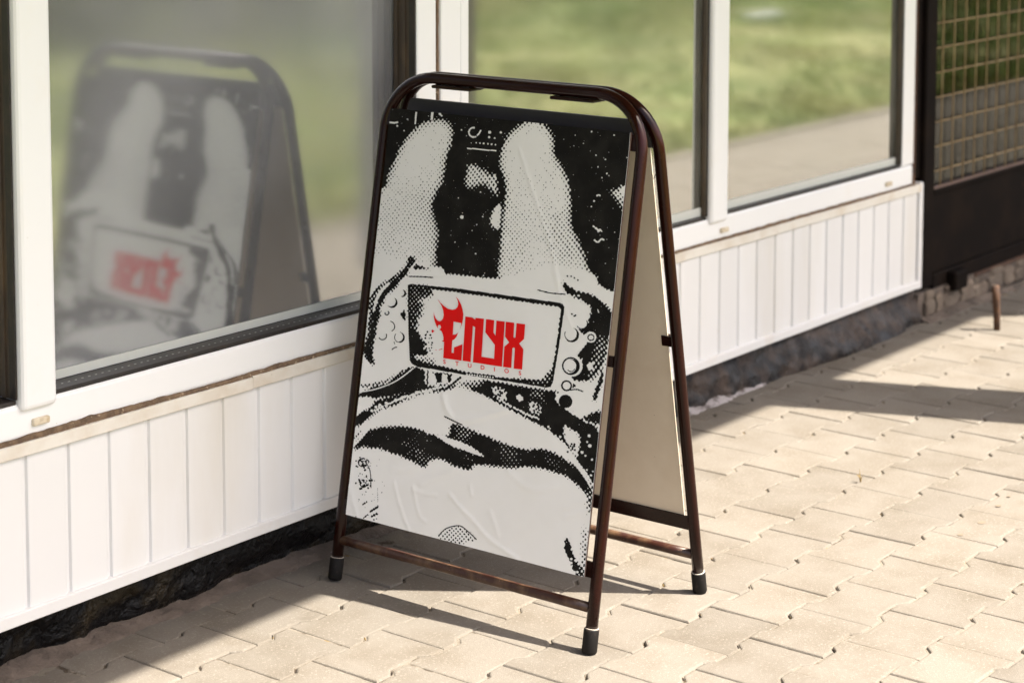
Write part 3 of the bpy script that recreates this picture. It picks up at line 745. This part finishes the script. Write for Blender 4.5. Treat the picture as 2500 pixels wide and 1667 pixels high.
# right hand
sp(fB, [(1755, 285), (1850, 352), (1990, 395), (2080, 458), (2145, 535), (2152, 640), (2120, 720), (2090, 890), (2040, 1000), (1960, 1080), (1840, 1085), (1820, 1050), (1888, 990), (1905, 920), (1870, 880), (1940, 790), (1935, 720), (1880, 680), (1940, 640), (1960, 600), (1980, 500), (1930, 452), (1840, 405), (1785, 370)], 1, 2)
sp(fB, [(2065, 980), (2072, 1080), (2045, 1150), (2012, 1245), (1985, 1245), (2000, 1180), (2045, 1060)], 1, 1.5)
sp(fB, [(2040, 720), (2100, 760), (2090, 900), (2000, 1060), (1940, 1085), (1990, 900)], .62, 6)
disc(fB, 1975, 735, 46, 0); ring(fB, 1978, 738, 24, 9, 1); disc(fB, 1900, 625, 46, 0); ring(fB, 1905, 622, 45, 6, 1, -.5, 2.6); crescent(fB, 1822, 718, 60, 18, .6, 1); ring(fB, 1822, 715, 55, 6, 1, 1.4, 3.6)
disc(fB, 1822, 972, 84, 0); ring(fB, 1812, 970, 66, 12, 1); crescent(fB, 1818, 975, 60, 20, .2, 1); ring(fB, 1812, 985, 30, 6, 1, .2, 2.6)
sp(fB, [(1945, 960), (1985, 935), (2005, 940), (1985, 965), (1995, 985), (1960, 1005)], 0, 1)
ring(fB, 1775, 1130, 38, 13, 1); paint(fB, [(1822, 1108), (1856, 1130), (1826, 1152)], 1, .6); line(fB, [(1800, 1165), (1860, 1160), (1908, 1178)], 9, 1)
line(fB, [(1550, 355), (1660, 380), (1775, 390)], 9, 1); sp(fB, [(1840, 402), (1905, 408), (1880, 395)], 0, .5)
for x, y in ((1795, 243), (1825, 245), (1850, 258), (1878, 275), (1825, 550), (1855, 560), (1845, 565)): disc(fB, x, y, 7, 1, .3)
line(fB, [(2035, 510), (2043, 538)], 8, 0)
# belt and shirt
sp(fB, [(60, 1215), (190, 1152), (330, 1108), (450, 1012), (520, 985), (612, 1015), (618, 1100), (620, 1158), (480, 1195), (330, 1225), (190, 1245), (70, 1238)], 1, 2)
line(fB, [(70, 1195), (200, 1172), (340, 1122), (440, 1062), (525, 995)], 11, 0)
line(fB, [(80, 1150), (200, 1130), (330, 1090), (450, 1010)], 22, .6, 2)
sp(fB, [(40, 1410), (110, 1340), (200, 1270), (350, 1225), (620, 1150), (760, 1130), (880, 1140), (740, 1185), (620, 1195), (450, 1262), (330, 1312), (230, 1345), (130, 1425), (40, 1480)], 1, 2.5)
for k in range(60):
    t = random.random(); disc(fB, 120+t*620, 1365-t*215+random.uniform(-24, 10), random.uniform(5, 13), 0, .3)
line(fB, [(170, 1360), (270, 1310), (420, 1245), (620, 1180), (800, 1140)], 13, 0, 1.2)
sp(fB, [(70, 1245), (185, 1245), (180, 1300), (110, 1345), (55, 1370)], 0, 2)
for pts in ([(700, 1035), (762, 1035), (755, 1112), (715, 1112)], [(800, 1040), (842, 1045), (828, 1112), (808, 1108)], [(910, 1060), (930, 1066), (850, 1135), (835, 1122)], [(640, 1010), (650, 1010), (640, 1160), (628, 1160)], [(680, 1030), (800, 1034), (800, 1042), (680, 1038)]): paint(fB, pts, 1, 1)
sp(fB, [(860, 1125), (980, 1100), (1110, 1085), (1130, 1120), (1040, 1165), (930, 1150)], .55, 4)
sp(fB, [(1120, 1095), (1250, 1112), (1500, 1152), (1690, 1180), (1715, 1200), (1680, 1232), (1740, 1302), (1830, 1350), (1900, 1402), (2020, 1490), (2010, 1800), (1900, 1800), (1800, 1660), (1720, 1568), (1600, 1475), (1500, 1425), (1400, 1372), (1300, 1322), (1200, 1265), (1100, 1212), (985, 1165), (1060, 1140)], 1, 2)
for pts in ([(1170, 1150), (1225, 1145), (1280, 1182), (1272, 1272), (1190, 1232)], [(1480, 1258), (1560, 1300), (1552, 1362), (1478, 1342)]): sp(fB, pts, .12, 2)
for k in range(14): disc(fB, random.uniform(1180, 1275), random.uniform(1155, 1260), random.uniform(6, 12), 1, .3)
sp(fB, [(1368, 1210), (1395, 1205), (1425, 1235), (1405, 1262), (1370, 1240)], 0, 1)
sp(fB, [(1480, 1170), (1580, 1185), (1580, 1240), (1500, 1230)], .72, 5)
for k in range(8): disc(fB, random.uniform(1490, 1550), random.uniform(1275, 1350), 9, 1, .3)
line(fB, [(1270, 1275), (1380, 1330), (1480, 1380), (1560, 1400)], 16, 0, 1)
sp(fB, [(1690, 1185), (1750, 1200), (1815, 1220), (1830, 1290), (1800, 1335), (1715, 1270), (1690, 1230)], 0, 1); disc(fB, 1765, 1258, 55, 1); 
sp(fB, [(1760, 1300), (1830, 1340), (1930, 1410), (1900, 1405), (1800, 1350)], 0, 1)
sp(fB, [(1895, 1405), (1960, 1360), (2050, 1335), (2050, 1440), (1980, 1425)], 1, 2.5)
line(fB, [(1905, 1415), (1970, 1440), (2035, 1480)], 18, 0, 1)
# right side of belt in lower crop
sp(fC, [(1590, 250), (1700, 250), (1900, 300), (2030, 372), (2000, 700), (1985, 775), (1945, 700), (1860, 575), (1790, 475), (1690, 385), (1600, 315)], 1, 2)
sp(fC, [(1780, 318), (1800, 345), (1885, 402), (1880, 520), (1855, 572), (1800, 490), (1768, 410)], .02, 1.5)
for k in range(10): disc(fC, random.uniform(1790, 1850), random.uniform(470, 540), 8, 1, .3)
for x, y, r_ in ((1960, 408, 12), (1945, 455, 8), (1965, 485, 14), (1905, 535, 12), (1930, 560, 8), (1980, 590, 9), (1940, 670, 8), (1970, 710, 9), (1985, 680, 7), (1740, 418, 10), (1650, 342, 9), (1662, 355, 6)): disc(fC, x, y, r_, 0, .4)
sp(fC, [(150, 430), (180, 395), (200, 400), (180, 440), (150, 470)], .4, 3)
# big dark fold
sp(fC, [(140, 535), (200, 452), (268, 385), (380, 357), (520, 350), (640, 370), (750, 412), (880, 418), (895, 345), (940, 330), (1060, 376), (1200, 430), (1320, 482), (1400, 505), (1500, 522), (1560, 511), (1640, 526), (1720, 560), (1800, 610), (1862, 652), (1925, 725), (1985, 825), (1978, 892), (1920, 842), (1850, 772), (1780, 722), (1700, 692), (1600, 667), (1480, 647), (1400, 662), (1250, 652), (1140, 640), (1065, 650), (1045, 685), (980, 672), (900, 642), (805, 597), (722, 622), (700, 665), (640, 642), (560, 602), (420, 552), (330, 521), (275, 522), (220, 512)], 1, 2.5)
sp(fC, [(770, 405), (870, 432), (1040, 492), (1152, 578), (1010, 535), (885, 488)], 0, 1)
for pts, val in (([(520, 450), (600, 480), (760, 590), (690, 655), (600, 600)], .80), ([(945, 340), (1060, 380), (1050, 440), (950, 455)], .72), ([(1270, 490), (1420, 520), (1420, 640), (1290, 600)], .80), ([(1640, 560), (1780, 600), (1740, 690), (1630, 620)], .86), ([(560, 355), (740, 420), (740, 470), (640, 420)], .86), ([(1000, 560), (1070, 590), (1060, 640), (1010, 620)], .84)):
    mm = blur(mask([fC(*q) for q in smooth(pts)]), 7); DK = np.where(DK > .5, DK*(1-mm)+val*mm, DK)
line(fC, [(850, 270), (920, 302), (992, 336)], 10, 1)
sp(fC, [(1848, 580), (1900, 655), (1978, 812), (1975, 830), (1925, 735), (1860, 640)], 0, .8)
# small prints at the left edge
for k in range(75):
    a = random.random(); disc(fC, random.gauss(215, 26), random.choice((random.gauss(640, 28), random.gauss(790, 28))), random.uniform(3, 9), 1, .3)
ring(fC, 205, 635, 30, 8, 1, .5, 4.5); line(fC, [(225, 620), (255, 670), (268, 720), (270, 830)], 7, 1); ring(fC, 212, 800, 26, 9, 1, 0, 3.2)
for k in range(7): line(fC, [(321, 830+k*17), (321, 838+k*17)], 4, 1, .2)
for a, b, wd in (((200, 962), (240, 942), 11), ((258, 1014), (325, 978), 17), ((268, 1058), (325, 1024), 15), ((205, 1066), (240, 1042), 8), ((280, 1085), (318, 1066), 7), ((150, 1055), (160, 1052), 6)): line(fC, [a, b], wd, 1, .6)
for k in range(26): disc(fC, random.uniform(90, 380), random.uniform(560, 1080), random.uniform(2, 5), 1, .2)
# lower shapes
sp(fC, [(780, 1205), (830, 1152), (890, 1120), (950, 1114), (1010, 1150), (1085, 1222), (1000, 1240), (930, 1262)], .34, 3)
line(fC, [(790, 1195), (850, 1138), (950, 1114), (1020, 1158), (1085, 1220)], 8, 1)
sp(fC, [(1785, 1192), (1768, 1215), (1762, 1280), (1788, 1350), (1828, 1440), (1850, 1482), (1898, 1492), (1885, 1425), (1835, 1335), (1805, 1250)], 1, 2)
for k in range(9): disc(fC, random.uniform(1800, 1870), random.uniform(1220, 1460), 10, 0, .3)
sp(fC, [(1905, 1125), (1930, 1130), (1915, 1490), (1870, 1490), (1895, 1350)], .55, 6)
sp(fC, [(1945, 830), (1985, 800), (1965, 1010), (1940, 940)], .62, 6)
# halftone screen
UU, VV = np.meshgrid(gu, gvv)
rngw = np.random.RandomState(9); ang = R(41); pit = .0076
wob = .0022*np.sin(UU*41+VV*23)+.0016*np.sin(VV*67-UU*31)+.0005*blur(rngw.rand(NY, NX).astype(np.float32)*24-12, 6)
ca, sa = math.cos(ang), math.sin(ang)
q1 = (UU*ca+VV*sa+wob)*2*math.pi/pit; q2 = (-UU*sa+VV*ca+wob)*2*math.pi/pit
scr = .5+.25*(np.cos(q1)+np.cos(q2))
rngn = np.random.RandomState(4)
nz = blur(rngn.rand(NY, NX).astype(np.float32), 1.4); nz = (nz-nz.mean())/nz.std()
INK = (DK+.05*nz*(DK > .035)) > (.07+.86*scr)
SPK = blur(rngn.rand(NY, NX).astype(np.float32), 1.0); SPK = (SPK-SPK.mean())/SPK.std()
INK &= ~((SPK > 4.15) & (DK > .9))
# paper relief: creases and gentle cockling
RE = np.zeros((NY, NX), np.float32)
def crease(fn, pts, hgt, wd):
    global RE
    pts = np.array([fn(*q) for q in smooth(pts, 4, False)]); best = np.full((NY, NX), 9.0, np.float32)
    for (x0, y0), (x1, y1) in zip(pts[:-1], pts[1:]):
        lo = (min(x0, x1)-.02, min(y0, y1)-.02); hi = (max(x0, x1)+.02, max(y0, y1)+.02)
        i0, i1 = max(0, int((lo[0]+WP)/CELL)), min(NX, int((hi[0]+WP)/CELL)); j0, j1 = max(0, int(lo[1]/CELL)), min(NY, int(hi[1]/CELL))
        if i1 <= i0 or j1 <= j0: continue
        U, Vv = UU[j0:j1, i0:i1], VV[j0:j1, i0:i1]; dx, dy = x1-x0, y1-y0
        t = np.clip(((U-x0)*dx+(Vv-y0)*dy)/(dx*dx+dy*dy+1e-12), 0, 1); d = np.hypot(U-x0-t*dx, Vv-y0-t*dy)
        best[j0:j1, i0:i1] = np.minimum(best[j0:j1, i0:i1], d)
    RE = RE+hgt*np.exp(-(best/wd)**2)
H1 = .0010
for fn, pts, h, wd in ((fC, [(880, 870), (960, 970), (1060, 1070), (1180, 1210), (1400, 1365)], H1*1.4, .0045), (fC, [(450, 790), (480, 920), (520, 1050), (560, 1150)], H1, .004),
        (fC, [(600, 820), (620, 950), (650, 1050), (690, 1085)], H1, .004), (fC, [(605, 840), (690, 870), (775, 880)], H1, .004), (fC, [(430, 680), (520, 690), (650, 655)], H1, .006),
        (fC, [(660, 790), (760, 750), (950, 670)], H1*1.3, .007), (fC, [(840, 110), (880, 240), (1000, 300), (1340, 215)], H1, .006), (fC, [(1340, 690), (1450, 790), (1560, 830), (1700, 800)], H1, .007),
        (fC, [(1040, 800), (1050, 870)], H1, .004), (fC, [(1190, 1000), (1230, 1110), (1250, 1190)], H1*.7, .006), (fC, [(100, 830), (150, 1040)], H1, .006), (fC, [(1760, 1030), (1960, 980)], H1, .005),
        (fC, [(1770, 970), (1940, 900)], H1, .005), (fA, [(1190, 460), (1260, 700), (1350, 980), (1430, 1250), (1490, 1540)], H1*.8, .0035), (fB, [(1680, 200), (1760, 480), (1850, 720)], H1*.7, .0035), (fB, [(770, 1200), (800, 1320), (900, 1430), (1300, 1330)], H1, .006)):
    crease(fn, pts, h, wd)
RE += .0005*blur(rngn.rand(NY, NX).astype(np.float32)*30-15, 16)
def relief(u, v):
    i = min(NX-1, max(0, int((u+WP)/CELL))); j = min(NY-1, max(0, int(v/CELL))); return float(RE[j, i])
def PP(u, v, o): return P(T0+v/LEG, u, -1, OFF+o)
# paper sheet
nu, nv = 200, 280; V, Fc = [], []
for j in range(nv+1):
    for i in range(nu+1):
        u = -WP+2*WP*i/nu; v = LP*j/nv; V.append(PP(u, v, relief(u, v)))
for j in range(nv):
    for i in range(nu):
        a = j*(nu+1)+i; Fc.append((a, a+nu+1, a+nu+2, a+1))
pp = mk('poster_paper', V, Fc, M['paper'], fp, True)
# black print as thin ink cells following the paper
V, Fc = [], []
INK[:2, :] = INK[2, :]
for j in range(NY):
    row = INK[j]; dd = np.diff(np.concatenate(([0], row.astype(np.int8), [0]))); st_ = np.where(dd == 1)[0]; en = np.where(dd == -1)[0]
    va, vb = j*CELL, (j+1)*CELL
    for s0, e0 in zip(st_, en):
        a = s0
        while a < e0:
            b = min(e0, a+9); ua, ub = -WP+a*CELL, -WP+b*CELL
            h0 = RE[j, a]+.00035; h1 = RE[j, b-1]+.00035; n0 = len(V)
            V += [PP(ua, va, h0), PP(ua, vb, h0), PP(ub, vb, h1), PP(ub, va, h1)]; Fc.append((n0, n0+1, n0+2, n0+3)); a = b
bpz = mk('black_print', V, Fc, M['ink'], fp); bpz['label'] = 'black halftone print of hands holding a handheld console over bare legs'
# red logo
def flat_poly(name, fn, polys, mat, o=.0011):
    bm = bmesh.new()
    for pts in polys:
        vs = [bm.verts.new(PP(*fn(*q), o)) for q in pts]
        f = bm.faces.new(vs)
    bmesh.ops.triangulate(bm, faces=bm.faces[:])
    return from_bm(name, bm, mat, fp)
flame = [(200, 390), (207, 440), (228, 495), (258, 532), (292, 545), (325, 530), (348, 498), (360, 445), (353, 370), (330, 300), (262, 185), (310, 248), (370, 305), (430, 345), (500, 362), (550, 350), (583, 318), (598, 268), (590, 215), (560, 150), (605, 205), (642, 280), (665, 360), (675, 430), (668, 510), (650, 590), (620, 670), (637, 610), (640, 572), (517, 548), (500, 757), (545, 755), (575, 735), (592, 712), (560, 790), (525, 832), (490, 850), (475, 1045), (510, 1052), (518, 960), (653, 910), (632, 1172), (340, 1132), (358, 875), (318, 858), (348, 850), (350, 800), (340, 750), (320, 703), (283, 675), (303, 665), (315, 640), (303, 606), (280, 600), (261, 622), (262, 660), (235, 610), (212, 540), (200, 470)]
flat_poly('red_flame_letter', fD, [flame], M['red'])
flat_poly('red_letters', fD, [[(707, 467), (815, 482), (866, 517), (870, 488), (1003, 503), (955, 1108), (1155, 1138), (1172, 918), (1022, 717), (1038, 508), (1168, 525), (1152, 722), (1185, 772), (1203, 530), (1335, 547), (1278, 1265), (815, 1197), (862, 637), (825, 615), (778, 1192), (650, 1172)],
    [(1353, 548), (1487, 565), (1470, 790), (1487, 808), (1503, 795), (1523, 570), (1660, 587), (1638, 822), (1560, 893), (1625, 985), (1600, 1308), (1465, 1292), (1490, 970), (1472, 955), (1450, 970), (1428, 1283), (1298, 1267), (1323, 945), (1402, 877), (1337, 785)]], M['red'])
flat_poly('red_fleck', fD, [[(160, 700), (178, 675), (190, 690), (208, 700), (192, 712), (180, 730), (165, 725)], [(212, 1003), (245, 1008), (255, 1014), (225, 996)], [(268, 1000), (330, 978), (326, 990), (275, 1005)]], M['red'])
# STUDIOS letters from the built-in font
def letter(ch, cx, cy):
    cu = bpy.data.curves.new('letter', 'FONT'); cu.body = ch; cu.size = 92; cu.align_x = 'CENTER'; cu.resolution_u = 4; cu.offset = 1.2
    ob = bpy.data.objects.new('letter', cu); COL.objects.link(ob)
    dg = bpy.context.evaluated_depsgraph_get(); me0 = ob.evaluated_get(dg).to_mesh()
    V = [PP(*fD(cx+v.co.x, cy+v.co.x*.145+33-v.co.y), .0011) for v in me0.vertices]; Fc = [tuple(p_.vertices) for p_ in me0.polygons]
    ob.evaluated_get(dg).to_mesh_clear(); bpy.data.objects.remove(ob); bpy.data.curves.remove(cu)
    mk('small_red_letter', V, Fc, M['red'], fp)
for ch, cx, cy in (('S', 358, 1190), ('T', 560, 1218), ('U', 763, 1248), ('D', 968, 1277), ('I', 1158, 1305), ('O', 1352, 1330), ('S', 1565, 1362)): letter(ch, cx, cy)

# ================================================================== SMALL THINGS
st_root = tube('iron_stub', [(3.640, -.262, -.02), (3.636, -.262, .05), (3.628, -.262, .10), (3.620, -.262, .146)], [.0105, .0112, .0122, .0128], M['rust'], None, 14)
tag(st_root, 'short rusty iron pipe stub standing in the paving by the door', 'pipe stub')
def leafy(name, loc, h, rx, label, seed, nleaf=2600, group='shrubs at the edge of the lawn'):
    rn = random.Random(seed); root = empty(name, loc); tag(root, label, 'shrub', group)
    V, Fc = [], []
    for k in range(7):
        a = rn.uniform(0, 6.28); d = rn.uniform(.2, .7)*rx
        v, f = tube_data([(0, 0, -.05), (math.cos(a)*d*.4, math.sin(a)*d*.4, h*.4), (math.cos(a)*d, math.sin(a)*d, h*.85)], [.03, .02, .006], 6)
        b0 = len(V); V += v; Fc += [tuple(i+b0 for i in q) for q in f]
    mk('stems', V, Fc, M['bark'], root)
    V, Fc = [], []; cl = [(rn.gauss(0, .45)*rx, rn.gauss(0, .45)*rx, rn.uniform(.25, 1)*h, rn.uniform(.15, .38)*rx) for _ in range(26)]
    for k in range(nleaf):
        cx, cy, cz, cr = rn.choice(cl); d = Vector((rn.gauss(0, 1), rn.gauss(0, 1), rn.gauss(0, 1))).normalized()*cr*rn.random()**.4
        c = Vector((cx, cy, cz))+d
        if c.z < .02: continue
        a = Vector((rn.gauss(0, 1), rn.gauss(0, 1), rn.gauss(0, 1))).normalized(); b = a.orthogonal(); s_ = rn.uniform(.03, .06)
        n0 = len(V); V += [c-a*s_, c+b*s_*.5, c+a*s_, c-b*s_*.5]; Fc.append((n0, n0+1, n0+2, n0+3))
    mk('foliage', V, Fc, M['leaf'], root)
leafy('shrub', (7.9, -8.9, -.02), 0.9, 1.1, 'dark leafy shrub mirrored at the top left of the grey window', 1)
leafy('shrub', (9.4, -9.0, -.02), 1.1, 1.2, 'broad dry-tipped shrub mirrored at the top middle of the grey window', 2)
leafy('shrub', (11.0, -9.6, -.02), 0.9, 1.0, 'small green shrub mirrored at the top right of the grey window', 3)
pl = box('plank', 13.05, 13.55, -6.32, -6.22, .0, .05, M['pvc'], None, .004); tag(pl, 'white plank lying on the lawn, mirrored in the right window', 'plank')
def pebble(x, y, s_, label, seed):
    o = stone(0, 0, 0, s_, s_*.8, s_*.6, seed, 'pebble', None, M['spot']); o.location = (x, y, s_*.45); tag(o, label, 'pebble')
pebble(1.62, -.335, .007, 'small dark pebble on the paving right of the sandwich board', 2.3)
# dry sprig in a joint
V, Fc = [], []
for k in range(5):
    a = random.uniform(0, 6.28); v, f = tube_data([(0, 0, -.004), (.003*math.cos(a), .003*math.sin(a), .012), (.010*math.cos(a), .010*math.sin(a), random.uniform(.018, .03))], [.0012, .001, .0004], 5)
    b0 = len(V); V += v; Fc += [tuple(i+b0 for i in q) for q in f]
sg = mk('dry_weed', V, Fc, M['leafdebris']); sg.location = (1.985, -.66, 0); tag(sg, 'tiny dry weed sprouting from a paving joint', 'weed')
